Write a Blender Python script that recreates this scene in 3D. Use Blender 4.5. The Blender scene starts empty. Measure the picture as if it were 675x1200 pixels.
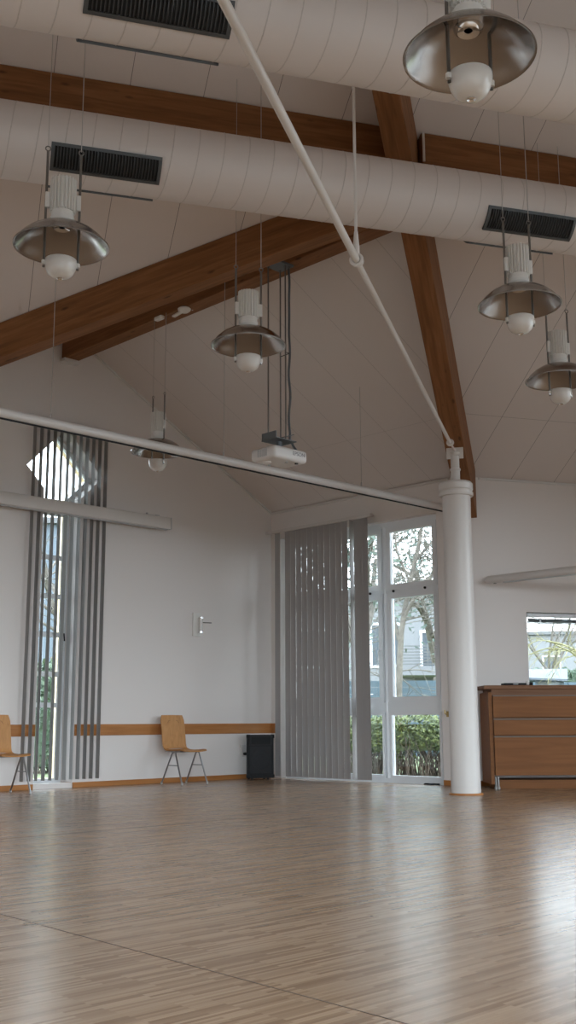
import bpy, bmesh, math, random
from mathutils import Vector, Matrix
sc = bpy.context.scene
COL = sc.collection
random.seed(7)
PI = math.pi
R = math.radians

# ------------------------------------------------------------------ room layout (metres)
def azv(d):
    d = R(d); return Vector((math.sin(d), math.cos(d), 0))
A = azv(45.4)            # along the gable wall, towards the corner
B = azv(135.4)           # along the glazed door wall, away from the corner
DC = azv(73.0)           # along the counter wall, the ducts and the purlins
NC = azv(-17.0)          # out of the room through the counter wall
Z = Vector((0, 0, 1))
K = Vector((-.25, 16.07, 0))       # corner gable wall / door wall
J = K + 3.42 * B                   # corner door wall / counter wall
EAVE, S = 3.84, .529
CC = NC.dot(J)
UJ = DC.dot(J)
UL, UR = UJ - 11.6, UJ + 5.1
RIDGE = 7.5
HW = 3.64                          # half width of the gable wing
ZR = EAVE + S * HW
def zP(p): return EAVE + S * (CC - NC.dot(Vector((p[0], p[1], 0))))
def zP2(p): return EAVE + S * (A.dot(K) - A.dot(Vector((p[0], p[1], 0))))
def at(u, d, z=0):                 # hall coordinates: u along the counter wall, d away from it
    p = DC * u + NC * (CC - d); return Vector((p.x, p.y, z))
def inA(s, z=0, o=0):              # on the gable wall: s from the corner, o into the room
    p = K + A * s + B * o; return Vector((p.x, p.y, z))
def inB(s, z=0, o=0):              # on the door wall
    p = K + B * s - A * o; return Vector((p.x, p.y, z))
def inC(s, z=0, o=0):              # on the counter wall
    p = J + DC * s - NC * o; return Vector((p.x, p.y, z))

# ------------------------------------------------------------------ materials
def mat(name, color, rough=.5, metal=0., **kw):
    m = bpy.data.materials.new(name); m.use_nodes = True
    b = m.node_tree.nodes['Principled BSDF']
    b.inputs['Base Color'].default_value = (*color, 1)
    b.inputs['Roughness'].default_value = rough
    b.inputs['Metallic'].default_value = metal
    for k, v in kw.items(): b.inputs[k.replace('_', ' ')].default_value = v
    return m
def nt(m): return m.node_tree.nodes, m.node_tree.links, m.node_tree.nodes['Principled BSDF']
def math_node(N, L, op, a, b=None, c=None):
    n = N.new('ShaderNodeMath'); n.operation = op
    for i, v in enumerate((a, b, c)):
        if v is None: continue
        if isinstance(v, (int, float)): n.inputs[i].default_value = v
        else: L.new(v, n.inputs[i])
    return n.outputs[0]
def noise_bump(m, scale, strength, dist=.01):
    N, L, b = nt(m)
    g = N.new('ShaderNodeNewGeometry'); t = N.new('ShaderNodeTexNoise'); t.inputs['Scale'].default_value = scale
    t.inputs['Detail'].default_value = 4
    L.new(g.outputs['Position'], t.inputs['Vector'])
    bp = N.new('ShaderNodeBump'); bp.inputs['Strength'].default_value = strength; bp.inputs['Distance'].default_value = dist
    L.new(t.outputs['Fac'], bp.inputs['Height']); L.new(bp.outputs['Normal'], b.inputs['Normal'])
def mottled(m, c1, c2, scale, stretch=None):
    N, L, b = nt(m)
    tc = N.new('ShaderNodeTexCoord'); mp = N.new('ShaderNodeMapping')
    if stretch: mp.inputs['Scale'].default_value = stretch
    t = N.new('ShaderNodeTexNoise'); t.inputs['Scale'].default_value = scale; t.inputs['Detail'].default_value = 6
    r = N.new('ShaderNodeValToRGB'); r.color_ramp.elements[0].position = .3; r.color_ramp.elements[1].position = .7
    r.color_ramp.elements[0].color = (*c1, 1); r.color_ramp.elements[1].color = (*c2, 1)
    L.new(tc.outputs['Object'], mp.inputs['Vector']); L.new(mp.outputs['Vector'], t.inputs['Vector'])
    L.new(t.outputs['Fac'], r.inputs['Fac']); L.new(r.outputs['Color'], b.inputs['Base Color'])

M = {}
M['wall'] = mat('wall_plaster', (.76, .71, .68), .85); noise_bump(M['wall'], 180, .12, .003)
M['white'] = mat('white_paint', (.66, .62, .59), .4)
M['duct'] = mat('duct_paint', (.67, .61, .58), .5)
M['seam'] = mat('duct_seam', (.56, .505, .475), .5)
M['pvc'] = mat('window_frame_white', (.80, .82, .84), .3)
M['alu'] = mat('spun_aluminium', (.37, .34, .32), .22, 1.0)
M['chrome'] = mat('chrome', (.75, .74, .73), .12, 1.0)
M['grip'] = mat('grip_rail_bronze', (.15, .125, .105), .55, .2)
M['steel'] = mat('dull_steel', (.22, .205, .19), .45, .9)
M['tubesteel'] = mat('chair_tube_steel', (.42, .42, .43), .3, 1.0)
M['opal'] = mat('opal_glass', (.68, .64, .60), .22)
M['lampwhite'] = mat('lamp_white', (.78, .75, .71), .4)
M['cable'] = mat('pale_cable', (.42, .39, .37), .5)
M['grey'] = mat('bracket_grey', (.15, .16, .17), .5, .5)
M['black'] = mat('black_plastic', (.008, .008, .009), .6, Specular_IOR_Level=.25)
M['blackmesh'] = mat('speaker_grille', (.028, .028, .030), .7, Specular_IOR_Level=.25)
M['ventframe'] = mat('vent_frame', (.075, .078, .08), .5, .3)
M['ventdark'] = mat('vent_inside', (.012, .012, .012), .9)
M['louver'] = mat('vent_louver', (.045, .045, .046), .5, .3)
M['joint'] = mat('floor_joint', (.10, .06, .04), .6)
M['brass'] = mat('brass', (.5, .36, .15), .35, 1.0)
M['plastic'] = mat('projector_white', (.70, .67, .65), .45)
M['logo'] = mat('logo_grey', (.22, .21, .21), .5)
M['redlight'] = mat('dark_sensor', (.03, .02, .02), .2)
M['greyplastic'] = mat('light_grey_plastic', (.45, .45, .46), .5)
M['beam_cap'] = mat('beam_shoe_white', (.7, .68, .66), .6)

def wood(name, c1, c2, c3, axis, rough=.5, knots=True, scale=1.0, spec=.5):
    m = mat(name, c2, rough); N, L, b = nt(m)
    b.inputs['Specular IOR Level'].default_value = spec
    g = N.new('ShaderNodeNewGeometry')
    # coordinates along / across the grain from the world position
    def dot(v):
        d = N.new('ShaderNodeVectorMath'); d.operation = 'DOT_PRODUCT'; L.new(g.outputs['Position'], d.inputs[0]); d.inputs[1].default_value = v
        return d.outputs['Value']
    ax = Vector(axis).normalized(); side = ax.cross(Z).normalized(); up = side.cross(ax)
    cb = N.new('ShaderNodeCombineXYZ')
    L.new(math_node(N, L, 'MULTIPLY', dot(ax), .6 * scale), cb.inputs[0])
    L.new(math_node(N, L, 'MULTIPLY', dot(side), 9 * scale), cb.inputs[1])
    L.new(math_node(N, L, 'MULTIPLY', dot(up), 9 * scale), cb.inputs[2])
    t = N.new('ShaderNodeTexNoise'); t.inputs['Scale'].default_value = 3.0; t.inputs['Detail'].default_value = 7; t.inputs['Distortion'].default_value = .6
    L.new(cb.outputs[0], t.inputs['Vector'])
    r = N.new('ShaderNodeValToRGB'); e = r.color_ramp.elements
    e[0].position = .28; e[0].color = (*c1, 1); e[1].position = .75; e[1].color = (*c3, 1)
    k = e.new(.5); k.color = (*c2, 1)
    L.new(t.outputs['Fac'], r.inputs['Fac'])
    out = r.outputs['Color']
    if knots:
        cb2 = N.new('ShaderNodeCombineXYZ')
        L.new(math_node(N, L, 'MULTIPLY', dot(ax), 1.5), cb2.inputs[0])
        L.new(math_node(N, L, 'MULTIPLY', dot(side), 4.2), cb2.inputs[1])
        L.new(math_node(N, L, 'MULTIPLY', dot(up), 4.2), cb2.inputs[2])
        v = N.new('ShaderNodeTexVoronoi'); v.inputs['Scale'].default_value = 1.7
        L.new(cb2.outputs[0], v.inputs['Vector'])
        rr = N.new('ShaderNodeValToRGB'); ee = rr.color_ramp.elements
        ee[0].position = .06; ee[0].color = (1, 1, 1, 1); ee[1].position = .14; ee[1].color = (0, 0, 0, 1)
        L.new(v.outputs['Distance'], rr.inputs['Fac'])
        mx = N.new('ShaderNodeMixRGB'); L.new(math_node(N, L, 'MULTIPLY', rr.outputs['Color'], .7), mx.inputs[0]); L.new(out, mx.inputs[1])
        mx.inputs[2].default_value = (c1[0] * .3, c1[1] * .25, c1[2] * .22, 1); out = mx.outputs[0]
    L.new(out, b.inputs['Base Color'])
    return m
G1, G2, G3 = (.165, .066, .022), (.222, .092, .033), (.285, .128, .052)
RAF = azv(15.0)
M['w_rafter'] = wood('glulam_rafter', G1, G2, G3, (-RAF.x, -RAF.y, .447), .6, spec=.25)
M['w_valley'] = wood('glulam_valley', G1, G2, G3, (azv(-75.8).x, azv(-75.8).y, -.274), .6, spec=.25)
M['w_ridge'] = wood('glulam_ridge', G1, G2, G3, B, .6, spec=.25)
M['w_purlin'] = wood('glulam_purlin', G1, G2, G3, DC, .6, spec=.25)
M['w_dado'] = wood('beech_rail', (.34, .135, .040), (.41, .17, .052), (.48, .21, .072), A, .5, False, 1.0, .2)
M['w_dadoB'] = wood('beech_rail_return', (.34, .135, .040), (.41, .17, .052), (.48, .21, .072), B, .5, False, 1.0, .2)
M['w_chair'] = wood('beech_ply', (.43, .205, .072), (.50, .245, .09), (.56, .285, .11), Z * .98 + DC * .2, .5, False, 1.0, .25)
M['w_counter'] = wood('beech_veneer', (.165, .060, .016), (.195, .073, .020), (.225, .088, .026), (1, 0, 0), .5, False, .7, .18)
M['w_top'] = wood('beech_worktop', (.165, .075, .038), (.195, .092, .048), (.225, .11, .058), (1, 0, 0), .5, False, 1.0, .15)
M['w_cream'] = wood('cream_timber', (.62, .47, .26), (.70, .55, .32), (.76, .62, .38), Z, .6, False)

def ceiling_mat(name, along, u0, across, c0, period, first, k=1.0):
    # perforated white boards, 62.5 cm wide, with open joints
    m = mat(name, (.70, .635, .60), .85); N, L, b = nt(m)
    g = N.new('ShaderNodeNewGeometry')
    def dot(v):
        d = N.new('ShaderNodeVectorMath'); d.operation = 'DOT_PRODUCT'; L.new(g.outputs['Position'], d.inputs[0]); d.inputs[1].default_value = v
        return d.outputs['Value']
    def line(val, off, per, w):
        x = math_node(N, L, 'DIVIDE', math_node(N, L, 'SUBTRACT', val, off), per)
        x = math_node(N, L, 'FRACT', math_node(N, L, 'ADD', x, .5))
        x = math_node(N, L, 'MULTIPLY', math_node(N, L, 'ABSOLUTE', math_node(N, L, 'SUBTRACT', x, .5)), per)
        return math_node(N, L, 'LESS_THAN', x, w)
    l1 = line(dot(along), u0, .625, .0026)
    l2 = line(dot(across), c0 - first, period, .0026)
    mx = N.new('ShaderNodeMixRGB'); L.new(math_node(N, L, 'MULTIPLY', math_node(N, L, 'MAXIMUM', l1, math_node(N, L, 'MULTIPLY', l2, .6)), k), mx.inputs[0])
    mx.inputs[1].default_value = (.70, .635, .60, 1); mx.inputs[2].default_value = (.20, .17, .155, 1)
    L.new(mx.outputs[0], b.inputs['Base Color'])
    return m
M['ceilP'] = ceiling_mat('ceiling_boards_hall', DC, 1.186, NC, CC, 2.3, .99)
M['ceilW'] = ceiling_mat('ceiling_boards_wing', B, B.dot(K) + 4.90, A, A.dot(K), 2.5, .93, .5)

def floor_mat():
    m = mat('strip_parquet', (.4, .25, .15), .3); N, L, b = nt(m)
    g = N.new('ShaderNodeNewGeometry')
    def dot(v):
        d = N.new('ShaderNodeVectorMath'); d.operation = 'DOT_PRODUCT'; L.new(g.outputs['Position'], d.inputs[0]); d.inputs[1].default_value = v
        return d.outputs['Value']
    cb = N.new('ShaderNodeCombineXYZ'); L.new(dot(A), cb.inputs[0]); L.new(dot(B), cb.inputs[1])
    br = N.new('ShaderNodeTexBrick'); br.offset = .37; br.squash = 1
    br.inputs['Scale'].default_value = 1; br.inputs['Brick Width'].default_value = .27; br.inputs['Row Height'].default_value = .0145
    br.inputs['Mortar Size'].default_value = .0003; br.inputs['Bias'].default_value = -.05
    br.inputs['Color1'].default_value = (.285, .17, .097, 1); br.inputs['Color2'].default_value = (.51, .345, .22, 1)
    br.inputs['Mortar'].default_value = (.26, .16, .095, 1)
    L.new(cb.outputs[0], br.inputs['Vector'])
    n2 = N.new('ShaderNodeTexNoise'); n2.inputs['Scale'].default_value = 1.1; n2.inputs['Detail'].default_value = 3
    L.new(cb.outputs[0], n2.inputs['Vector'])
    mx = N.new('ShaderNodeMixRGB'); mx.blend_type = 'MULTIPLY'; mx.inputs[0].default_value = .15
    L.new(br.outputs['Color'], mx.inputs[1]); L.new(n2.outputs['Fac'], mx.inputs[2])
    L.new(mx.outputs[0], b.inputs['Base Color'])
    n3 = N.new('ShaderNodeTexNoise'); n3.inputs['Scale'].default_value = 3; n3.inputs['Detail'].default_value = 5
    L.new(g.outputs['Position'], n3.inputs['Vector'])
    mr = N.new('ShaderNodeMapRange'); mr.inputs[3].default_value = .22; mr.inputs[4].default_value = .28
    L.new(n3.outputs['Fac'], mr.inputs[0]); L.new(mr.outputs[0], b.inputs['Roughness'])
    b.inputs['Specular IOR Level'].default_value = .8
    return m
M['floor'] = floor_mat()

def glass_mat():
    m = bpy.data.materials.new('window_glass'); m.use_nodes = True
    N, L = m.node_tree.nodes, m.node_tree.links; N.clear()
    o = N.new('ShaderNodeOutputMaterial'); t = N.new('ShaderNodeBsdfTransparent'); t.inputs[0].default_value = (.90, .94, .95, 1)
    g = N.new('ShaderNodeBsdfGlossy'); g.inputs['Roughness'].default_value = .02
    f = N.new('ShaderNodeFresnel'); f.inputs['IOR'].default_value = 1.35
    mx = N.new('ShaderNodeMixShader')
    L.new(f.outputs[0], mx.inputs[0]); L.new(t.outputs[0], mx.inputs[1]); L.new(g.outputs[0], mx.inputs[2]); L.new(mx.outputs[0], o.inputs[0])
    return m
M['glass'] = glass_mat()
def fabric_mat(name, c, tr):
    m = bpy.data.materials.new(name); m.use_nodes = True
    N, L = m.node_tree.nodes, m.node_tree.links; N.clear()
    o = N.new('ShaderNodeOutputMaterial'); d = N.new('ShaderNodeBsdfDiffuse'); d.inputs[0].default_value = (*c, 1)
    t = N.new('ShaderNodeBsdfTranslucent'); t.inputs[0].default_value = (*[x * 1.05 for x in c], 1)
    mx = N.new('ShaderNodeMixShader'); mx.inputs[0].default_value = tr
    L.new(d.outputs[0], mx.inputs[1]); L.new(t.outputs[0], mx.inputs[2]); L.new(mx.outputs[0], o.inputs[0])
    return m
M['slat'] = fabric_mat('blind_fabric_grey', (.38, .36, .35), .05)
M['slatA'] = fabric_mat('blind_fabric_pale', (.46, .45, .44), .55)
# outdoors
M['bounce_slab'] = mat('bounce_slab_pale', (.38, .36, .33), .9)  # pale tone of the added slab that bounces daylight indoors
M['paving'] = mat('grey_paving', (.3, .28, .265), .9); mottled(M['paving'], (.14, .132, .125), (.20, .19, .18), 1.5)
M['lawn'] = mat('lawn', (.2, .26, .1), .9); mottled(M['lawn'], (.06, .08, .03), (.13, .15, .065), .8)
M['render_white'] = mat('render_white', (.17, .17, .175), .8)
M['render_blue'] = mat('render_pale_blue', (.10, .12, .14), .8)
M['winpane'] = mat('house_window', (.05, .06, .07), .3)
M['fence'] = mat('fence_bluegrey', (.055, .085, .105), .6)
M['bark'] = mat('bark_pale', (.42, .37, .30), .9); mottled(M['bark'], (.07, .06, .05), (.16, .14, .115), 9)
M['bark_y'] = mat('bark_willow', (.20, .18, .09), .9)
M['dry'] = mat('dry_twigs', (.10, .075, .055), .9)
M['shedroof'] = mat('shed_roof', (.085, .095, .115), .6)
M['shedgrey'] = mat('shed_grey', (.10, .10, .10), .7)
def leaf_mat(name, c1, c2):
    m = mat(name, c1, .6); N, L, b = nt(m)
    g = N.new('ShaderNodeNewGeometry'); r = N.new('ShaderNodeValToRGB')
    r.color_ramp.elements[0].color = (*c1, 1); r.color_ramp.elements[1].color = (*c2, 1)
    L.new(g.outputs['Random Per Island'], r.inputs['Fac']); L.new(r.outputs['Color'], b.inputs['Base Color'])
    return m
M['hedge'] = leaf_mat('hedge_leaves', (.025, .042, .010), (.15, .175, .045))
M['conifer'] = leaf_mat('conifer_needles', (.025, .04, .03), (.07, .10, .07))
M['shrub'] = leaf_mat('shrub_leaves', (.02, .045, .022), (.07, .10, .05))

# ------------------------------------------------------------------ mesh helpers
class MB:
    def __init__(s): s.bm = bmesh.new()
    def verts(s, pts): return [s.bm.verts.new(p) for p in pts]
    def face(s, pts):
        return s.bm.faces.new(s.verts(pts))
    def hexa(s, p):               # 8 points: bottom 4 ccw, top 4 ccw
        v = s.verts(p)
        for f in ((3, 2, 1, 0), (4, 5, 6, 7), (0, 1, 5, 4), (1, 2, 6, 5), (2, 3, 7, 6), (3, 0, 4, 7)):
            s.bm.faces.new([v[i] for i in f])
        return v
    def box(s, c, size, x=None, y=None, z=None, bevel=0, seg=2):
        X = Vector(x or (1, 0, 0)).normalized(); Zv = Vector(z or (0, 0, 1)).normalized()
        Y = Vector(y).normalized() if y is not None else Zv.cross(X).normalized()
        c = Vector(c); h = [d / 2 for d in size]; P = []
        for k in (-1, 1):
            for (i, j) in ((-1, -1), (1, -1), (1, 1), (-1, 1)):
                P.append(c + X * (i * h[0]) + Y * (j * h[1]) + Zv * (k * h[2]))
        v = s.hexa(P)
        if bevel:
            es = list({e for q in v for e in q.link_edges})
            bmesh.ops.bevel(s.bm, geom=es, offset=bevel, segments=seg, affect='EDGES', profile=.5)
        return s
    def span(s, p0, p1, w, h, bevel=0):     # box from p0 to p1 in local x/y/z axes
        p0, p1 = Vector(p0), Vector(p1); d = (p1 - p0)
        x = d.normalized(); zz = Z if abs(x.z) < .95 else Vector((1, 0, 0))
        y = zz.cross(x).normalized(); z2 = x.cross(y)
        return s.box((p0 + p1) / 2, (d.length, w, h), x, y, z2, bevel)
    def ring(s, c, x, y, r, n): return [s.bm.verts.new(c + x * (r * math.cos(2 * PI * i / n)) + y * (r * math.sin(2 * PI * i / n))) for i in range(n)]
    def tube(s, pts, r, n=10, caps=True):
        pts = [Vector(p) for p in pts]; rs = r if isinstance(r, (list, tuple)) else [r] * len(pts)
        prev = None; t0 = (pts[1] - pts[0]).normalized()
        ref = Vector((0, 0, 1)) if abs(t0.z) < .9 else Vector((1, 0, 0))
        x = ref.cross(t0).normalized()
        for i, p in enumerate(pts):
            if i == 0: t = pts[1] - pts[0]
            elif i == len(pts) - 1: t = pts[-1] - pts[-2]
            else: t = (pts[i + 1] - p).normalized() + (p - pts[i - 1]).normalized()
            t.normalize(); x = (x - t * x.dot(t)).normalized(); y = t.cross(x)
            rg = s.ring(p, x, y, rs[i], n)
            if prev:
                for k in range(n): s.bm.faces.new((prev[k], prev[(k + 1) % n], rg[(k + 1) % n], rg[k]))
            elif caps: s.bm.faces.new(list(reversed(rg)))
            prev = rg
        if caps: s.bm.faces.new(prev)
        return s
    def lathe(s, prof, n=32, c=(0, 0, 0), x=None, y=None, z=None, close=False):
        X, Y, Zv = Vector(x or (1, 0, 0)), Vector(y or (0, 1, 0)), Vector(z or (0, 0, 1)); c = Vector(c)
        rows = []
        for r, h in prof:
            if r < 1e-6: rows.append([s.bm.verts.new(c + Zv * h)])
            else: rows.append(s.ring(c + Zv * h, X, Y, r, n))
        pairs = list(zip(rows, rows[1:])) + ([(rows[-1], rows[0])] if close else [])
        for a, b in pairs:
            for k in range(n):
                k2 = (k + 1) % n
                if len(a) == 1 and len(b) == 1: continue
                if len(a) == 1: s.bm.faces.new((a[0], b[k2], b[k]))
                elif len(b) == 1: s.bm.faces.new((a[k], a[k2], b[0]))
                else: s.bm.faces.new((a[k], a[k2], b[k2], b[k]))
        return s
    def torus(s, c, R_, r, x=None, y=None, n=24, m=8):
        X, Y = Vector(x or (1, 0, 0)), Vector(y or (0, 1, 0))
        return s.lathe([(R_ + r * math.cos(2 * PI * i / m), r * math.sin(2 * PI * i / m)) for i in range(m)], n, c, X, Y, X.cross(Y), True)
    def poly_prism(s, outer, holes, fr, thick):   # outline in (s,z) mapped by fr(s,z,o); o=0 inner face, o=-thick outer
        loops = [outer] + list(holes); es = []
        for lp in loops:
            v = [s.bm.verts.new(fr(a, b, 0)) for a, b in lp]
            for i in range(len(v)): es.append(s.bm.edges.new((v[i], v[(i + 1) % len(v)])))
        g = bmesh.ops.triangle_fill(s.bm, use_beauty=True, edges=es)
        faces = [f for f in g['geom'] if isinstance(f, bmesh.types.BMFace)]
        ex = bmesh.ops.extrude_face_region(s.bm, geom=faces)
        d = fr(0, 0, -thick) - fr(0, 0, 0)
        for q in ex['geom']:
            if isinstance(q, bmesh.types.BMVert): q.co += d
        return s
    def build(s, name, m, parent=None, smooth=True, ang=35):
        bmesh.ops.recalc_face_normals(s.bm, faces=s.bm.faces)
        me = bpy.data.meshes.new(name); s.bm.to_mesh(me); s.bm.free()
        me.materials.append(M[m] if isinstance(m, str) else m)
        if smooth:
            me.polygons.foreach_set('use_smooth', [True] * len(me.polygons)); me.set_sharp_from_angle(angle=R(ang))
        o = bpy.data.objects.new(name, me); COL.objects.link(o)
        if parent: o.parent = parent
        return o
def tag(o, label=None, cat=None, group=None, kind=None):
    if label: o['label'] = label
    if cat: o['category'] = cat
    if group: o['group'] = group
    if kind: o['kind'] = kind
    return o
def empty(name, loc, rz=0, label=None, cat=None, group=None, kind=None):
    o = bpy.data.objects.new(name, None); COL.objects.link(o); o.location = loc; o.rotation_euler = (0, 0, rz)
    o.empty_display_size = .1
    return tag(o, label, cat, group, kind)
def struct(mb, name, m, **k): return tag(mb.build(name, m, **k), kind='structure')
def copy_tree(o, parent=None):
    c = o.copy(); COL.objects.link(c)
    if parent: c.parent = parent
    for ch in list(o.children): copy_tree(ch, c)
    return c

# ------------------------------------------------------------------ room shell
TH = .34
# gable wall with the tall window crowned by a square set on its corner
s0, s1, sm = -3.90, -3.36, -3.60
hA = [(s0, .06), (s1, .06), (s1, 3.58), (-3.04, 3.90), (sm, 4.46), (-4.16, 3.90), (s0, 3.64)]
w = MB(); w.poly_prism([(-7.2, -.1), (0, -.1), (0, EAVE), (-HW, ZR + .02), (-7.2, ZR - S * (7.2 - HW) + .05)], [hA], lambda s, z, o: inA(s, z, o), TH)
struct(w, 'wall_left', 'wall', smooth=False)
# door wall
w = MB(); w.poly_prism([(0, -.1), (3.42, -.1), (3.42, EAVE + .02), (0, EAVE + .02)], [[(.2, -.02), (3.07, -.02), (3.07, 3.42), (.2, 3.42)]], lambda s, z, o: inB(s, z, o), TH)
struct(w, 'wall_back', 'wall', smooth=False)
# counter wall
w = MB(); w.poly_prism([(0, -.1), (UR - UJ, -.1), (UR - UJ, EAVE + .02), (0, EAVE + .02)], [[(.905, 1.0), (4.2, 1.0), (4.2, 2.13), (.905, 2.13)]], lambda s, z, o: inC(s, z, o), TH)
struct(w, 'wall_right', 'wall', smooth=False)
# the rest of the hall: beside the wing, both gables and the wall behind the camera, all unseen, with wide glazing sized to light the hall
Q_u = DC.dot(Vector((-4.908, 11.477, 0)))
def inH(d0):     # wall parallel to the ducts at distance d0, seen from inside
    return lambda s, z, o: at(s, d0 + o, z)
w = MB(); w.poly_prism([(UL, -.1), (Q_u, -.1), (Q_u, EAVE), (UL, EAVE)], [[(UL + .4, .5), (Q_u - .5, .5), (Q_u - .5, 3.3), (UL + .4, 3.3)]], lambda s, z, o: at(s, -o, z) if False else at(s, o, z), TH)
struct(w, 'wall_left_rear', 'wall', smooth=False)
gab = [(0, -.1), (15, -.1), (15, EAVE), (RIDGE, EAVE + S * RIDGE), (0, EAVE)]
w = MB(); w.poly_prism(gab, [[(6, .9), (13, .9), (13, 2.5), (6, 2.5)]], lambda s, z, o: at(UL + o, s, z), TH)
struct(w, 'wall_side_left', 'wall', smooth=False)
w = MB(); w.poly_prism(gab, [[(3.6, .12), (14.2, .12), (14.2, 4.2), (3.6, 4.2)]], lambda s, z, o: at(UR - o, s, z), TH)
struct(w, 'wall_side_right', 'wall', smooth=False)
w = MB(); w.poly_prism([(UL, -.1), (UR, -.1), (UR, EAVE), (UL, EAVE)], [[(UL + 1, .12), (UR - .6, .12), (UR - .6, 3.5), (UL + 1, 3.5)]], lambda s, z, o: at(s, 15 - o, z), TH)
struct(w, 'wall_front', 'wall', smooth=False)
# floor
def slab(pts, z0, z1):
    m = MB(); n = len(pts)
    lo = m.verts([(p[0], p[1], z0) for p in pts]); hi = m.verts([(p[0], p[1], z1) for p in pts])
    m.bm.faces.new(hi); m.bm.faces.new(list(reversed(lo)))
    for i in range(n): m.bm.faces.new((lo[i], lo[(i + 1) % n], hi[(i + 1) % n], hi[i]))
    return m
fl = [K, J, at(UR, 0), at(UR, 15), at(UL, 15), at(UL, 0), at(Q_u, 0)]
struct(slab(fl, -.1, 0), 'floor', 'floor', smooth=False)
# ceilings
RP = None
d1 = azv(194.2); sl = S * math.cos(R(31.2)); tt = (ZR - EAVE) / sl; RP = J + d1 * tt
e1 = azv(-75.8); t2 = (K - RP).dot(B) / e1.dot(B); V2 = RP + e1 * t2; slv = S * math.cos(R(58.8)); zV2 = ZR - t2 * slv
G0 = K - HW * A
def ceil(pts, name, m):
    mb = MB(); n = len(pts); P = [Vector(p) for p in pts]
    nn = (P[1] - P[0]).cross(P[2] - P[0]).normalized()
    if nn.z < 0: nn = -nn
    lo = mb.verts(P); hi = mb.verts([p + Z * .3 for p in P])
    mb.bm.faces.new(lo); mb.bm.faces.new(list(reversed(hi)))
    for i in range(n): mb.bm.faces.new((lo[i], lo[(i + 1) % n], hi[(i + 1) % n], hi[i]))
    return struct(mb, name, m, smooth=False)
def up(p, z): return Vector((p.x, p.y, z))
hz = EAVE + S * RIDGE
ceil([up(J, EAVE), at(UR, 0, EAVE), at(UR, RIDGE, hz), at(UL, RIDGE, hz), at(UL, 0, EAVE), at(Q_u, 0, EAVE), up(V2, zV2), up(RP, ZR)], 'ceiling', 'ceilP')
ceil([up(K, EAVE), up(J, EAVE), up(RP, ZR), up(G0, ZR)], 'ceiling_wing_right', 'ceilW')
ceil([up(G0, ZR), up(RP, ZR), up(V2, zV2)], 'ceiling_wing_left', 'ceilW')
ceil([at(UL, RIDGE, hz), at(UR, RIDGE, hz), at(UR, 15, EAVE), at(UL, 15, EAVE)], 'ceiling_front', 'ceilP')
# cover strips where ceiling meets wall
def trim(n, p0, p1, w_, h_, m='white'):
    mb = MB(); mb.span(p0, p1, w_, h_); struct(mb, 'trim_%d' % n, m, smooth=False)
trim(1, inA(-.01, EAVE - .012, .012), inA(-HW + .15, ZR - .012 - S * .15, .012), .022, .022, 'beam_cap')
trim(2, inB(.02, EAVE - .02, .014), inB(3.30, EAVE - .02, .014), .025, .03, 'white')
trim(3, inC(.30, EAVE - .016, .014), inC(5.0, EAVE - .016, .014), .025, .025, 'beam_cap')
# skirtings
def skirt(name, p0, p1, th=.018, h=.062, m='w_dado'):
    mb = MB(); q0, q1 = Vector(p0), Vector(p1); mb.span(q0 + Z * h / 2, q1 + Z * h / 2, th, h, .003); struct(mb, name, m, smooth=False)
skirt('baseboard_left', inA(s1 + .005, 0, .01), inA(-.02, 0, .01))
skirt('baseboard_left_rear', inA(-6.9, 0, .01), inA(s0 - .01, 0, .01))
skirt('baseboard_back', inB(3.08, 0, .01), inB(3.41, 0, .01), m='w_dadoB')
skirt('baseboard_right', inC(.02, 0, .01), inC(4.9, 0, .01), m='w_counter')
skirt('baseboard_reveal', inA(s1 - .004, 0, -.01), inA(s1 - .004, 0, -.24), m='w_dadoB')
# wall rail (dado): left of the window, right of it, and a short return round the corner
def rail(name, p0, p1, m, label, cat='rail'):
    mb = MB(); mb.span(p0, p1, .022, .138, .004); tag(mb.build(name, m, smooth=False), label, cat, None)
rail('chair_rail', inA(-6.9, .686, .0115), inA(s0 - .01, .686, .0115), 'w_dado', 'wooden chair rail on the wall left of the tall narrow window')
rail('chair_rail', inA(s1 + .01, .686, .0115), inA(-.012, .686, .0115), 'w_dado', 'long wooden chair rail between the tall narrow window and the corner')
rail('chair_rail', inB(.026, .686, .0115), inB(.13, .686, .0115), 'w_dadoB', 'short wooden chair rail return round the corner beside the grey blind')
# joints let into the parquet
trim(4, at(0, 0) * 0 + Vector((-1.9, 5.545, .0006)), Vector((2.2, .89, .0006)), .004, .0012, 'joint')
trim(5, Vector((-2.3, 7.37, .0006)), Vector((1.2, 10.80, .0006)), .006, .0012, 'joint')

# ------------------------------------------------------------------ window in the gable wall
def frame_loop(mb, fr, pts, wdt, o0, o1):
    # mitred frame following an outline in (s,z); wdt inward
    n = len(pts); P = [Vector((p[0], p[1])) for p in pts]
    ar = sum(P[i].x * P[(i + 1) % n].y - P[(i + 1) % n].x * P[i].y for i in range(n)); sg = 1 if ar > 0 else -1
    inn = []
    for i in range(n):
        a = (P[i] - P[i - 1]).normalized(); b = (P[(i + 1) % n] - P[i]).normalized()
        na, nb = Vector((-a.y, a.x)) * sg, Vector((-b.y, b.x)) * sg
        bis = (na + nb); k = bis.length_squared
        inn.append(P[i] + bis * (2 * wdt / k))
    L = [[mb.bm.verts.new(fr(q.x, q.y, o)) for q in lst] for lst, o in ((P, o0), (inn, o0), (inn, o1), (P, o1))]
    for r in range(4):
        a, b = L[r], L[(r + 1) % 4]
        for i in range(n): mb.bm.faces.new((a[i], a[(i + 1) % n], b[(i + 1) % n], b[i]))
    return [(q.x, q.y) for q in inn]
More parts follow.
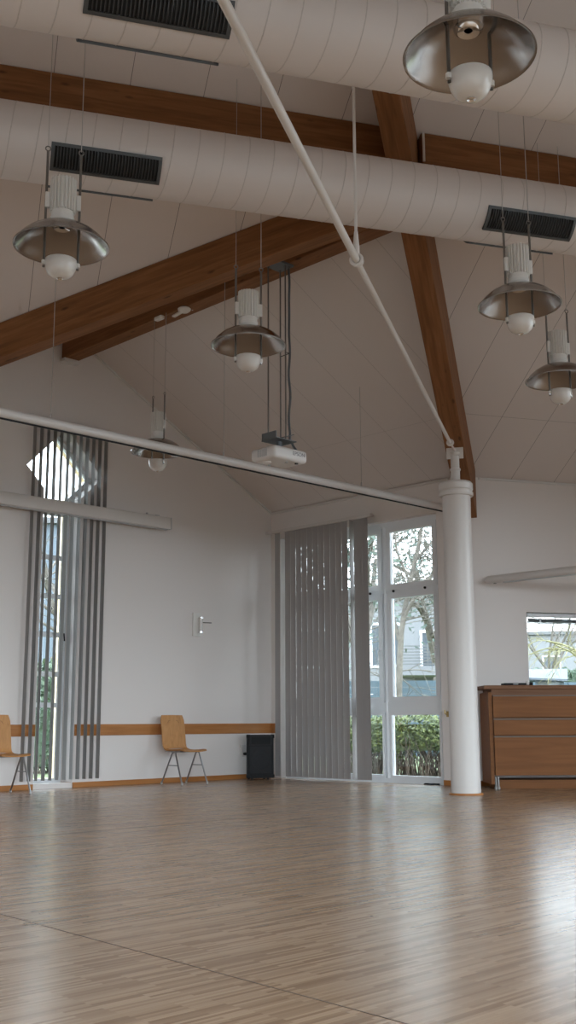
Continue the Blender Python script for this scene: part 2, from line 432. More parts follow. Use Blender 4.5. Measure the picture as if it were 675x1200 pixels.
def pane(fr, pts, o, parent, th=.006):
    m = MB(); lo = [m.bm.verts.new(fr(a, b, o)) for a, b in pts]; hi = [m.bm.verts.new(fr(a, b, o - th)) for a, b in pts]
    m.bm.faces.new(lo); m.bm.faces.new(list(reversed(hi)))
    n = len(pts)
    for i in range(n): m.bm.faces.new((lo[i], lo[(i + 1) % n], hi[(i + 1) % n], hi[i]))
    return m.build('pane', 'glass', parent, smooth=False)
def rect(a, b, c, d): return [(a, b), (c, b), (c, d), (a, d)]
wa = empty('window_1', (0, 0, 0), kind='structure')
fA = lambda s, z, o: inA(s, z, o)
m = MB(); inn = frame_loop(m, fA, hA, .045, -.25, -.31); m.build('frame', 'pvc', wa, smooth=False)
m = MB()
for z in (.99, 1.37, 1.86, 2.34, 2.83, 3.40): m.span(inA(s0 + .04, z, -.28), inA(s1 - .04, z, -.28), .05, .06)
m.build('glazing_bars', 'pvc', wa, smooth=False)
m = MB(); m.span(inA(s1 - .055, .10, -.275), inA(s1 - .055, 3.5, -.275), .05, .04); m.build('stile', 'pvc', wa, smooth=False)
m = MB(); m.span(inA(s1 - .06, 1.80, -.235), inA(s1 - .06, 1.90, -.235), .025, .02, .004); m.tube([inA(s1 - .06, 1.87, -.23), inA(s1 - .06, 1.87, -.19), inA(s1 - .05, 1.78, -.19)], .009); m.build('handle', 'black', wa)
pane(fA, inn, -.28, wa)
# outer timber lining of the opening
m = MB(); frame_loop(m, fA, [(a - .0, b) for a, b in hA], .045, -.312, -.38); m.build('timber_lining', 'w_cream', wa, smooth=False)

# ------------------------------------------------------------------ glazed door wall
wb = empty('window_2', (0, 0, 0), kind='structure')
fB = lambda s, z, o: inB(s, z, o)
OB = -.10
m = MB(); frame_loop(m, fB, rect(.2, -.02, 3.07, 3.42), .075, OB, OB - .08); m.build('frame', 'pvc', wb, smooth=False)
m = MB(); m.span(inB(2.10, .05, OB - .04), inB(2.10, 3.36, OB - .04), .075, .085)
m.span(inB(1.15, .05, OB - .04), inB(1.15, 3.36, OB - .04), .075, .085)
m.build('mullions', 'pvc', wb, smooth=False)
m = MB(); m.span(inB(.27, .955, OB - .04), inB(3.0, .955, OB - .04), .08, .13)
m.span(inB(.27, 2.475, OB - .04), inB(3.0, 2.475, OB - .04), .08, .05); m.build('transoms', 'pvc', wb, smooth=False)
for a0, a1 in ((.275, 1.105), (1.195, 2.055), (2.145, 2.995)):
    for k, (z0, z1) in enumerate(((.055, .89), (1.02, 2.45), (2.5, 3.345))):
        m = MB(); ii = frame_loop(m, fB, rect(a0, z0, a1, z1), .07 if k else .035, OB + .015, OB - .05)
        sh = m.build('sash' if k else 'fixed_light', 'pvc', wb, smooth=False)
        pane(fB, ii, OB - .02, sh)
        if k == 1:
            m = MB(); q = a1 - .035
            m.span(inB(q, 1.63, OB + .02), inB(q, 1.72, OB + .02), .028, .014, .004)
            m.tube([inB(q, 1.70, OB + .02), inB(q, 1.70, OB + .06), inB(q, 1.69, OB + .065), inB(q, 1.57, OB + .065)], .009); m.build('handle', 'pvc', sh)
        if k == 2:
            m = MB()
            for q in (a0 + .12, a1 - .2): m.tube([inB(q, 2.475, OB + .012), inB(q, 2.475, OB + .03)], .016)
            m.build('stay', 'black', sh)
# small brass hook on the pier
m = MB(); m.tube([inB(3.16, .86, 0), inB(3.16, .86, .03), inB(3.15, .87, .045), inB(3.15, .91, .045)], .008); m.box(inB(3.16, .86, .004), (.03, .008, .07), B, -A, Z)
tag(m.build('brass_hook', 'brass'), 'small brass hook on the white pier left of the column', 'hook')
# ------------------------------------------------------------------ window behind the counter
wc = empty('window_3', (0, 0, 0), kind='structure')
fC = lambda s, z, o: inC(s, z, o)
m = MB(); frame_loop(m, fC, rect(.905, 1.0, 4.2, 2.13), .035, -.12, -.19); m.span(inC(2.5, 1.03, -.155), inC(2.5, 2.1, -.155), .07, .07); m.build('frame', 'pvc', wc, smooth=False)
pane(fC, rect(.94, 1.04, 2.465, 2.09), -.15, wc); pane(fC, rect(2.535, 1.04, 4.165, 2.09), -.15, wc)
m = MB(); m.box(inC(2.55, .99, -.05), (3.28, .16, .02), DC, NC, Z); m.build('sill', 'white', wc, smooth=False)
for n_, (fr, rc) in enumerate(((lambda s, z, o: at(UL + o, s, z), [(6, .9), (13, .9), (13, 2.5), (6, 2.5)]),
        (lambda s, z, o: at(UR - o, s, z), [(3.6, .12), (14.2, .12), (14.2, 4.2), (3.6, 4.2)]),
        (lambda s, z, o: at(s, 15 - o, z), rect(UL + 1, .12, UR - .6, 3.5)),
        (lambda s, z, o: at(s, o, z), rect(UL + .4, .5, Q_u - .5, 3.3)))):
    we = empty('window_%d' % (4 + n_), (0, 0, 0), kind='structure')  # windows out of view, sized for the daylight they let in
    m = MB(); frame_loop(m, fr, rc, .08, -.12, -.2)
    xs0, xs1 = min(p[0] for p in rc), max(p[0] for p in rc); k = max(2, round((xs1 - xs0) / 1.6))
    for i in range(1, k):
        x = xs0 + (xs1 - xs0) * i / k
        m.span(fr(x, rc[0][1] + .02, -.16), fr(x, rc[2][1] - .02, -.16), .07, .07)
    m.build('frame', 'pvc', we, smooth=False)
    pane(fr, rc, -.16, we)

# ------------------------------------------------------------------ timber beams
def beam(name, p_top0, p_top1, width, depth, m, label, plumb=True):
    # top edge centre line from p0 to p1, plumb ends, vertical depth
    p0, p1 = Vector(p_top0), Vector(p_top1); d = p1 - p0; d.z = 0; d.normalize(); sd = Vector((-d.y, d.x, 0)) * (width / 2)
    mb = MB(); dz = Z * depth
    v = mb.hexa([p0 - sd - dz, p1 - sd - dz, p1 + sd - dz, p0 + sd - dz, p0 - sd, p1 - sd, p1 + sd, p0 + sd])
    es = list({e for q in v for e in q.link_edges})
    bmesh.ops.bevel(mb.bm, geom=es, offset=.006, segments=1, affect='EDGES')
    return mb.build(name, m, smooth=False)
# main rafter over the column
def on_raf(y): return Vector((1.735 + (y - 11.6) * math.tan(R(15)), y, 0))
def raf_top(y):
    p = on_raf(y); q = p + Vector((RAF.y, -RAF.x, 0)) * .11; return Vector((p.x, p.y, zP(q) + .015))
pr0 = raf_top(13.62); pr1 = raf_top(6.2)
o = beam('rafter', pr0, pr1, .22, .625, 'w_rafter', '')
tag(o, 'steep glued timber rafter rising from the white column to the roof', 'beam')
# valley rafter on the left
q0 = RP + e1 * .10; q1 = RP + e1 * (t2 - .03); off = Vector((-e1.y, e1.x, 0)); off = off if off.dot(NC) < 0 else -off
def vtop(q, t): return Vector((q.x, q.y, ZR - t * slv)) + off * .03 + Z * .045
o = beam('valley_rafter', vtop(RP + e1 * .12, .12), vtop(RP + e1 * (t2 - .30), t2 - .30), .2, .37, 'w_valley', '')
tag(o, 'sloping timber beam on the left, nearer and upper of the pair', 'beam')
# ridge beam of the wing
rb = lambda o_, s=-3.625: inA(s, ZR + .02, o_)
Lr = (RP - G0).length
o = beam('ridge_beam', rb(.015), rb(Lr - .12), .21, ZR + .02 - 5.36, 'w_ridge', '')
tag(o, 'timber ridge beam whose end sits on the left wall, farther and lower of the pair', 'beam')
m = MB(); m.box(inA(-3.625, 5.335, .05), (.24, .12, .045), A, B, Z, .005); sh = m.build('beam_shoe', 'beam_cap', o, smooth=False)
# purlin in two lengths either side of the rafter
dP = 4.09
ur = DC.dot(on_raf(9.15))
for (u0, u1, lab) in ((UL + .02, ur - .112, 'long horizontal timber purlin between the ducts, left of the rafter'), (ur + .112, UR - .02, 'horizontal timber purlin between the ducts, right of the rafter')):
    o = beam('purlin', at(u0, dP - .08, EAVE + S * (dP - .08) + .03), at(u1, dP - .08, EAVE + S * (dP - .08) + .03), .16, .36, 'w_purlin', '')
    tag(o, lab, 'beam')
m = MB(); m.span(at(ur + .120, dP + .02, 5.70), at(ur + .120, dP + .02, 5.98), .012, .02); tag(m.build('hanger_plate', 'white', o, smooth=False), 'white steel hanger plate')

# ------------------------------------------------------------------ column
cx, cy = 1.90, 12.13
cb = empty('column', (cx, cy, 0), 0, 'round white column with a ringed cap standing on the parquet', 'column')
m = MB(); m.lathe([(0, .012), (.158, .012), (.158, 3.30), (0, 3.30)], 48); m.build('shaft', 'white', cb)
m = MB(); m.lathe([(0, 0), (.182, 0), (.182, .014), (.176, .018), (.162, .018)], 48); tag(m.build('base_ring', 'w_dado', cb), 'wooden base ring')
m = MB(); m.lathe([(.150, 3.26), (.185, 3.26), (.192, 3.27), (.192, 3.30), (.180, 3.305), (.180, 3.325), (.186, 3.33), (.19, 3.34), (.19, 3.40), (.17, 3.425), (0, 3.43)], 48); m.build('cap', 'white', cb)
m = MB(); m.lathe([(.052, 3.42), (.052, 3.56), (.060, 3.562), (.060, 3.585), (.048, 3.59), (.048, 3.73), (.062, 3.735), (.058, 3.77), (0, 3.78)], 32); m.build('pipe_stub', 'white', cb)
m = MB(); m.box((0, -.01, 3.765), (.19, .015, .13), RAF.cross(Z) * -1, None, Z, .003); m.box((0, .02, 3.765), (.04, .12, .11), RAF.cross(Z) * -1, None, Z); m.build('head_plate', 'white', cb, smooth=False)

# ------------------------------------------------------------------ tie rod with hanger
ZT = 3.80
node = Vector((.462, 6.85, ZT - .01)); tA = Vector((1.80, 11.80, ZT + .01)); far = node + (node - tA).normalized() * 5.2
tr = empty('tie_rod', node, 0, 'white steel tie rod running overhead to the column head with a vertical hanger', 'tie rod')
lc = lambda p: Vector(p) - node
dd = (tA - node).normalized()
m = MB(); m.tube([lc(far), lc(node)], .024, 14); m.build('rod', 'white', tr)
m = MB(); m.tube([lc(node), lc(tA)], .0195, 14); m.build('rod', 'white', tr)
m = MB(); m.tube([lc(tA - dd * .02), lc(tA + dd * .05)], .034, 14); m.tube([lc(tA + dd * .05), lc(tA + dd * .10)], .022, 12); m.tube([lc(tA + dd * .08), lc(Vector((cx - .005, cy - .04, ZT - .01)))], .012, 10)
m.torus(lc(tA + dd * .015), .034, .009, RAF.cross(Z), Z); m.build('coupler', 'white', tr)
m = MB(); m.torus((0, 0, 0), .036, .012, Vector((dd.y, -dd.x, 0)).normalized(), Z); m.torus(dd * .035, .034, .010, Vector((dd.y, -dd.x, 0)).normalized(), Z)
m.tube([(0, 0, .02), (0, 0, .09)], .022, 12); m.tube([(0, 0, .09), (0, 0, .20)], [.022, .013], 12); m.build('node', 'white', tr)
m = MB(); m.tube([(0, 0, .15), (0, 0, 6.40 - ZT)], .0105, 10); m.build('hanger', 'white', tr)

# ------------------------------------------------------------------ air ducts
def duct(d0, z0, vents, lo_u, hi_u, label, zname):
    root = empty('air_duct', at((lo_u + hi_u) / 2, d0, z0), 0, label, 'air duct', 'round air ducts')
    base = root.location.copy(); r0 = .27
    def pt(u, ang, rr): return at(u, d0 + rr * math.sin(R(ang)), z0 - rr * math.cos(R(ang))) - base   # ang from the bottom towards the camera
    m = MB(); n = 64
    rings = []
    for u in (lo_u, hi_u): rings.append([m.bm.verts.new(pt(u, 360 * i / n, r0)) for i in range(n)])
    for i in range(n): m.bm.faces.new((rings[0][i], rings[0][(i + 1) % n], rings[1][(i + 1) % n], rings[1][i]))
    m.bm.faces.new(rings[0]); m.bm.faces.new(list(reversed(rings[1])))
    m.build('duct_pipe', 'duct', root)
    m = MB(); u = lo_u + .1; pitch = .187; prev = None; n = 40     # lock seam winding round the pipe
    turns = int((hi_u - lo_u - .3) / pitch)
    for i in range(turns * n):
        uu = u + pitch * i / n; ang = 360 * i / n
        ring = [m.bm.verts.new(pt(uu + a, ang, r0 + b)) for a, b in ((-.006, -.002), (-.002, .0022), (.002, .0022), (.006, -.002))]
        if prev:
            for k in range(3): m.bm.faces.new((prev[k], prev[k + 1], ring[k + 1], ring[k]))
        prev = ring
    m.build('spiral_seam', 'seam', root)
    def grille(u0, u1, a0, a1):
        def strip(mb, ua, ub, aa, ab, r1, r2, k=10):
            g = []
            for i in range(k + 1):
                an = aa + (ab - aa) * i / k
                g.append([mb.bm.verts.new(pt(*q)) for q in ((ua, an, r1), (ub, an, r1), (ub, an, r2), (ua, an, r2))])
            for i in range(k):
                for j in range(4): mb.bm.faces.new((g[i][j], g[i][(j + 1) % 4], g[i + 1][(j + 1) % 4], g[i + 1][j]))
            mb.bm.faces.new(g[0]); mb.bm.faces.new(list(reversed(g[-1])))
        m = MB(); da = 4.6
        strip(m, u0, u1, a0, a0 + da, r0 - .005, r0 + .016, 2); strip(m, u0, u1, a1 - da, a1, r0 - .005, r0 + .016, 2)
        strip(m, u0, u0 + .024, a0, a1, r0 - .005, r0 + .016); strip(m, u1 - .024, u1, a0, a1, r0 - .005, r0 + .016)
        fr = m.build('vent_frame', 'ventframe', root, smooth=False)
        m = MB(); strip(m, u0 + .02, u1 - .02, a0 + da * .8, a1 - da * .8, r0 - .002, r0 + .0035); m.build('vent_opening', 'ventdark', fr, smooth=False)
        m = MB(); k = 34
        for i in range(1, k):
            uu = u0 + .024 + (u1 - u0 - .048) * i / k
            strip(m, uu - .0035, uu + .0035, a0 + da, a1 - da, r0 + .003, r0 + .014, 6)
        m.build('vent_louvers', 'louver', fr, smooth=False)
    for u0, u1 in vents:
        grille(u0, u1, 27, 68); grille(u0, u1, -68, -27)
    # hanger straps
    return root
duct(7.4 - 7.4 + (CC - 7.4), 4.83, ((.485, 1.26), (3.835, 4.61)), UL + .2, UR - .1, 'long white round air duct, farther of the two, lamps hanging behind it', 'a')
duct(CC - 5.5, 4.77, ((.50, 1.31),), UL + .2, UR - .1, 'long white round air duct, nearer of the two, at the top of the picture', 'b')

# ------------------------------------------------------------------ pendant lamps
ZL = 3.75
def make_lamp(x, y, rz, label, ztop):
    t = empty('pendant_lamp', (x, y, ZL), rz, label, 'pendant lamp', 'dome pendant lamps on wires')
    prof_o = [(.302, -.004), (.303, .003), (.292, .010), (.262, .048), (.222, .085), (.172, .116), (.118, .138), (.072, .150)]
    prof_i = [(.068, .143), (.115, .131), (.168, .109), (.217, .079), (.256, .042), (.286, .006), (.298, -.004)]
    m = MB(); m.lathe(prof_o + prof_i, 64, close=True); m.build('shade', 'alu', t, ang=60)
    m = MB(); m.lathe([(0, .150), (.066, .150), (.071, .146), (.071, .165), (.076, .17), (.076, .195), (.072, .20), (.072, .225), (.066, .235), (0, .235)], 40); m.build('collar', 'lampwhite', t)
    m = MB(); m.lathe([(.020, .128), (.050, .118), (.066, .132), (.070, .146), (.050, .150), (0, .150)], 32); m.build('reflector', 'chrome', t)
    m = MB(); n = 22; lo = []; hi = []
    m.lathe([(0, .232), (.066, .232), (.066, .450), (.055, .462), (0, .462)], 32)
    for i in range(n):
        a = 2 * PI * i / n; c, s_ = math.cos(a), math.sin(a)
        m.box((c * .073, s_ * .073, .343), (.022, .008, .220), (c, s_, 0), None, Z)
    m.build('finned_housing', 'lampwhite', t, smooth=False)
    m = MB(); m.lathe([(.02, -.088), (.084, -.090), (.099, -.094), (.101, -.110), (.098, -.135), (.089, -.166), (.073, -.192), (.049, -.208), (.022, -.214), (0, -.215)], 40)
    m.build('glass_bowl', 'opal', t, ang=60)
    m = MB(); m.lathe([(.020, -.210), (.022, -.218), (.017, -.221), (.008, -.212), (0, -.212)], 20); m.build('end_cap', 'chrome', t)
    for sx in (-1, 1):
        x0 = .106 * sx
        m = MB(); m.tube([(x0, 0, -.15), (x0, 0, .118), (x0, 0, .645)], .0085, 10); m.torus((x0, 0, .662), .016, .004, (1, 0, 0), (0, 0, 1), 16, 6); m.build('support_rod', 'steel', t)
        m = MB(); m.box((.098 * sx, 0, .305), (.030, .034, .105), bevel=.004); m.build('bracket', 'lampwhite', t)
        m = MB(); m.tube([(x0, 0, -.132), (x0, 0, -.106)], .014, 12); m.tube([(x0 * .9, 0, -.119), (x0, 0, -.119)], .008, 8); m.build('ferrule', 'lampwhite', t)
        m = MB(); m.tube([(x0, 0, -.150), (x0, 0, -.133)], [.007, .010], 8); m.build('end_nut', 'chrome', t)
        m = MB(); m.tube([(x0, 0, .67), (x0, 0, ztop(sx) - ZL)], .0021 if sx < 0 else .0032, 6); m.build('suspension_wire', 'cable', t)
    return t
LD = [((.836, 4.522), 'large pendant lamp at the top right, nearest to the camera'),
      ((-1.436, 6.538), 'pendant lamp at the upper left, hanging in front of a duct vent'),
      ((-.314, 8.421), 'pendant lamp hanging in the middle, beside the projector rods'),
      ((1.697, 7.578), 'pendant lamp on the right, hanging below the right-hand duct vent'),
      ((2.427, 9.380), 'pendant lamp cut by the right edge, lower one on the right')]
rzl = R(90 - 73)
for (x, y), lab in LD:
    def zt(sx, x=x, y=y):
        p = Vector((x, y, 0)) + DC * (.106 * sx); return zP(p) + .02
    make_lamp(x, y, rzl, lab, zt)
l6 = make_lamp(-1.457, 11.955, R(90 - 135.4), 'smallest pendant lamp, hung from the timber ridge beam near the left wall', lambda sx: 5.372)
m = MB(); m.box((-.02, 0, 5.36 - ZL - .02), (.13, .06, .045), bevel=.012); m.build('junction_box', 'lampwhite', l6)
# small white detector under the ridge beam
p = Vector((-1.159, 11.707, 5.36))
dt = empty('ceiling_detector', p, R(90 - 135.4), 'small white detector with a short arm under the ridge beam', 'detector')
m = MB(); m.lathe([(0, 0), (.06, 0), (.075, -.012), (.07, -.03), (.045, -.05), (0, -.055)], 28); m.build('head', 'lampwhite', dt)
m = MB(); m.span((.05, 0, -.02), (-.22, .02, -.035), .045, .022, .006); m.build('arm', 'lampwhite', dt)
m = MB(); m.tube([(.02, .10, -.005), (.02, .118, .03), (.02, .118, .20)], .008, 8); m.build('conduit', 'lampwhite', dt)

# ------------------------------------------------------------------ projector on rods
pj = Vector((-.085, 10.52, 0))
mr = R(90 - 45.4)          # local x along A, local -y along B
pm = empty('projector_mount', (pj.x, pj.y, 5.36), mr, 'grey projector mount hanging from the ridge beam on thin rods', 'mount')
m = MB(); m.box((0, 0, -.012), (.24, .20, .024), bevel=.004); 
for ix in (-1, 1):
    for iy in (-1, 1): m.tube([(ix * .085, iy * .065, -.03), (ix * .085, iy * .065, -.02)], .012, 6)
m.build('ceiling_plate', 'grey', pm, smooth=False)
ZB = 3.50
for px, py in ((-.085, .065), (.085, .065), (.02, -.075)):
    m = MB(); m.tube([(px, py, -.02), (px, py, ZB - 5.36)], .0075, 8); m.build('rod', 'steel', pm)
m = MB()
m.box((0, 0, ZB - 5.36 - .004), (.27, .22, .010)); m.box((0, .10, ZB - 5.36 + .03), (.27, .012, .07)); m.box((-.125, .01, ZB - 5.36 + .035), (.012, .2, .07)); 
m.box((.06, 0, ZB - 5.36 + .05), (.13, .18, .008), (1, 0, .35)); m.tube([(0, 0, ZB - 5.36), (0, 0, ZB - 5.36 - .07)], .03, 12)
m.build('tilt_bracket', 'grey', pm, smooth=False)
m = MB(); cpts = [(.115, -.03, -.02)]
for i in range(1, 30): cpts.append((.118 + .006 * math.sin(i * .9), -.03 + .006 * math.cos(i * .7), -.02 - 1.80 * i / 30))
cpts += [(.12, -.03, -1.82), (.14, -.06, -1.90), (.16, -.08, -1.94)]
m.tube(cpts, .012, 8); m.build('cable', 'grey', pm)
m = MB(); m.tube([(.085, .065, -.95), (.118, -.03, -.93), (.02, -.075, -.95)], .004, 6); m.build('cable_clip', 'black', pm)
# body
pb = empty('projector', (pj.x, pj.y, 3.27), mr, 'white ceiling projector with a grey logo on its back face', 'projector')
m = MB(); m.box((0, 0, .07), (.46, .345, .125), bevel=.038, seg=4); m.build('body', 'plastic', pb)
m = MB(); m.box((0, 0, .139), (.30, .22, .012), bevel=.004); m.box((-.14, 0, .138), (.06, .2, .01), bevel=.003); m.build('top_plate', 'greyplastic', pb)
m = MB(); m.lathe([(0, -.010), (.028, -.010), (.042, -.004), (.05, .012)], 28, (-.12, .05, 0)); m.build('foot', 'plastic', pb)
m = MB(); m.lathe([(0, -.006), (.018, -.006), (.02, .012)], 20, (.13, -.11, .004)); m.build('sensor', 'redlight', pb)
m = MB(); m.lathe([(0, -.008), (.014, -.008), (.016, .012)], 16, (.02, -.08, .004)); m.build('screw_foot', 'greyplastic', pb)
m = MB(); m.lathe([(0, -.008), (.014, -.008), (.016, .012)], 16, (-.02, .12, .004)); m.build('screw_foot', 'greyplastic', pb)
m = MB()
for i in range(7): m.box((-.2305, -.06 + .02 * i, .07), (.004, .008, .07))
m.build('vent_slots', 'greyplastic', pb, smooth=False)
m = MB(); m.tube([(-.12, .16, .075), (-.12, .178, .075)], .045, 24); m.build('lens', 'black', pb)
cu = bpy.data.curves.new('lettering', 'FONT'); cu.body = 'EPSON'; cu.size = .055; cu.extrude = .0012; cu.align_x = 'CENTER'; cu.align_y = 'CENTER'
tmp = bpy.data.objects.new('tmp', cu); COL.objects.link(tmp); bpy.context.view_layer.update()
me = bpy.data.meshes.new_from_object(tmp.evaluated_get(bpy.context.evaluated_depsgraph_get())); bpy.data.objects.remove(tmp)
me.materials.clear(); me.materials.append(M['logo'])
lg = bpy.data.objects.new('lettering', me); COL.objects.link(lg); lg.parent = pb; lg.rotation_euler = (PI / 2, 0, 0); lg.location = (.10, -.1735, .080)
lg['label'] = 'grey lettering'

# ------------------------------------------------------------------ curtain tube across the hall
tz = 3.445
t0, t1 = inB(3.25, tz, .02), inB(3.25, tz, 7.6)
ct = empty('curtain_track', t0, 0, 'long white horizontal tube hung on thin wires below the ceiling', 'curtain track')
m = MB(); m.tube([(0, 0, 0), t1 - t0], .046, 20); m.build('tube', 'white', ct)
m = MB(); m.box((t1 - t0) / 2 - Z * .050, ((t1 - t0).length, .018, .014), (t1 - t0).normalized()); m.build('runner_slot', 'black', ct, smooth=False)
m = MB(); m.tube([-A * -.019, -A * .012], .07, 24); m.build('wall_flange', 'white', ct)
for x_t in (1.62, 3.77, 5.86):
    q = inB(3.25, tz, .02 + x_t); zc = max(zP2(q) if A.dot(K - q) < HW else 0, 0)
    u = Vector((q.x, q.y, 0))
    zc = min(zP2(q), ZR)
    if B.dot(q - RP) > 0 or x_t > 5: zc = zP(q)
    zc = max(zP2(q), zP(q)) if x_t < 3.9 else zP(q)
    m = MB(); m.tube([u - up(t0, 0) + Z * .04, u - up(t0, 0) + Z * (zc + .02 - tz)], .0035, 6); m.tube([u - up(t0, 0) + Z * .03, u - up(t0, 0) + Z * .09], .008, 8); m.build('wire', 'cable', ct)

# ------------------------------------------------------------------ projection screen case on the gable wall
sp = empty('screen_case', inA(-2.07, 3.39, .0), 0, 'long white projection screen case on the wall across the tall window', 'screen case')
f = lambda s, z, o: A * (s) + Z * z + B * o
m = MB(); m.box(f(-2.2, 0, .175), (4.4, .11, .155), A, B, Z, .012, 3); m.build('case', 'white', sp)
m = MB(); m.box(f(-2.2, -.082, .175), (4.34, .05, .014), A, B, Z); m.build('screen_bar', 'greyplastic', sp, smooth=False)
m = MB(); m.box(f(.004, 0, .175), (.012, .112, .157), A, B, Z, .003); m.build('end_cap', 'greyplastic', sp, smooth=False)
m = MB()
for s_ in (-.20, -3.9):
    m.box(f(s_, .085, .10), (.05, .2, .02), A, B, Z); m.box(f(s_ - .03, .10, .04), (.14, .05, .04), A, B, Z, .005); m.tube([f(s_ - .11, .09, .1), f(s_ - .11, .125, .1)], .014, 10)
m.build('bracket', 'greyplastic', sp, smooth=False)

# ------------------------------------------------------------------ wall fitting with glass tube
wl = empty('wall_bracket', inA(-1.425, 1.93, 0), 0, 'small pale fitting with a short rod on the wall above the wooden chair', 'wall fitting')
m = MB(); m.box(f(0, .16, .012), (.15, .024, .32), A, B, Z, .005); m.build('back_plate', 'lampwhite', wl, smooth=False)
m = MB(); m.tube([f(.03, .06, .06), f(.03, .25, .06)], .028, 16); m.build('tube', 'opal', wl)
m = MB()
for z in (.055, .25): m.tube([f(.03, z - .012, .06), f(.03, z + .012, .06)], .036, 16); m.tube([f(.03, z, .02), f(.03, z, .06)], .012, 8)
m.build('clamp', 'chrome', wl)
m = MB(); m.tube([f(.05, .19, .05), f(.17, .185, .12)], .007, 8); m.build('rod', 'steel', wl)

# ------------------------------------------------------------------ linear wall light on the right
ul = empty('linear_light', inC(.30, 2.50, 0), 0, 'long slim white tube light mounted high above the wooden counter', 'wall light')
g0 = Vector((2.47, 13.56, 2.495)) - ul.location; gd = Vector((B.x, B.y, .0)).normalized()
m = MB(); m.tube([g0 - gd * .01, g0, g0 + gd * .03, g0 + gd * 2.2], [.02, .04, .05, .05], 20); m.build('tube', 'white', ul)
m = MB(); m.box(g0 + gd * 1.2 - Z * .05, (1.9, .045, .012), gd); m.build('louvre', 'greyplastic', ul, smooth=False)
m = MB(); m.tube([g0 + gd * .12 - Z * .045, g0 + gd * .12 - Z * .056], .018, 12); m.build('screw_cap', 'steel', ul)
m = MB(); m.tube([g0 + gd * .2, g0 + gd * .2 + NC * (CC - NC.dot(g0 + gd * .2 + ul.location) - .004)], .015, 10); m.build('wall_arm', 'white', ul)

# ------------------------------------------------------------------ vertical blinds
def blind(name, fr, ax, o, rail_rng, zr, slats, zbot, wdt, m_, label):
    root = empty(name, fr(rail_rng[0], 0, o), 0, label, 'vertical blind'); b0 = root.location.copy()
    rz_ = (fr(1, 0, 0) - fr(0, 0, 0)); inn_ = (fr(0, 0, 1) - fr(0, 0, 0))
    m = MB(); m.box(fr((rail_rng[0] + rail_rng[1]) / 2, zr + .025, o) - b0, (rail_rng[1] - rail_rng[0], .05, .045), rz_, inn_, Z, .004); 
    for s_ in (rail_rng[0] + .1, rail_rng[1] - .1): m.box(fr(s_, zr + .045, o / 2) - b0, (.03, abs(o), .015), rz_, inn_, Z)
    m.build('headrail', 'white', root, smooth=False)
    for s_, ang in slats:
        c = fr(s_, 0, o) - b0; d = rz_ * math.cos(R(ang)) + inn_ * math.sin(R(ang)); nrm = Z.cross(d).normalized()
        m = MB(); k = 4; zt_ = zr + .0
        cols = []
        for i in range(k + 1):
            t = -1 + 2 * i / k; q = c + d * (t * wdt / 2) + nrm * (.006 * (1 - t * t))
            cols.append([m.bm.verts.new(q + nrm * e + Z * zz) for e, zz in ((.0006, zbot), (.0006, zt_), (-.0006, zt_), (-.0006, zbot))])
        for i in range(k):
            for j in range(4): m.bm.faces.new((cols[i][j], cols[i][(j + 1) % 4], cols[i + 1][(j + 1) % 4], cols[i + 1][j]))
        m.bm.faces.new(cols[0]); m.bm.faces.new(list(reversed(cols[-1])))
        m.tube([c + Z * zbot + d * (wdt * .45), c + Z * zbot - d * (wdt * .45)], .004, 6) if False else None
        sl_ = m.build('slat', m_, root)
    return root
slA = [(-4.10 + .0968 * i, 90 + random.uniform(-5, 5)) for i in range(12)]
blind('vertical_blind', inA, A, .061, (-4.2, -2.98), 4.49, slA, .10, .072, 'slatA', 'open grey vertical blind in front of the tall narrow window')
slB = [(.285, 0)] + [(.495 + .111 * i, -2.6) for i in range(11)] + [(1.735, 80), (1.83, -4), (1.90, 3), (1.975, -2)]
blind('vertical_blind', inB, B, .15, (.06, 2.1), 3.475, slB, .03, .1036, 'slat', 'closed grey vertical blind in front of the glazed doors')
# raised venetian blind in the counter window
vb = empty('venetian_blind', inC(.92, 2.10, -.06), 0, 'raised venetian blind at the top of the window behind the counter', 'blind')
f2 = lambda s, z, o: DC * s + Z * z - NC * o
m = MB(); m.box(f2(1.62, -.005, 0), (3.2, .05, .045), DC, NC, Z, .003); m.build('headrail', 'pvc', vb, smooth=False)
m = MB()
for i in range(8): m.box(f2(1.62, -.048 - .006 * i, 0), (3.16, .045, .0025), DC, NC, Z)
m.build('slats', 'grey', vb, smooth=False)
m = MB(); m.box(f2(1.62, -.102, 0), (3.16, .03, .012), DC, NC, Z); m.build('bottom_rail', 'greyplastic', vb, smooth=False)
m = MB()
for s_ in (.20, .75, 1.7): m.box(f2(s_, -.07, .025), (.02, .003, .07), DC, NC, Z)
m.build('ladder_tape', 'pvc', vb, smooth=False)

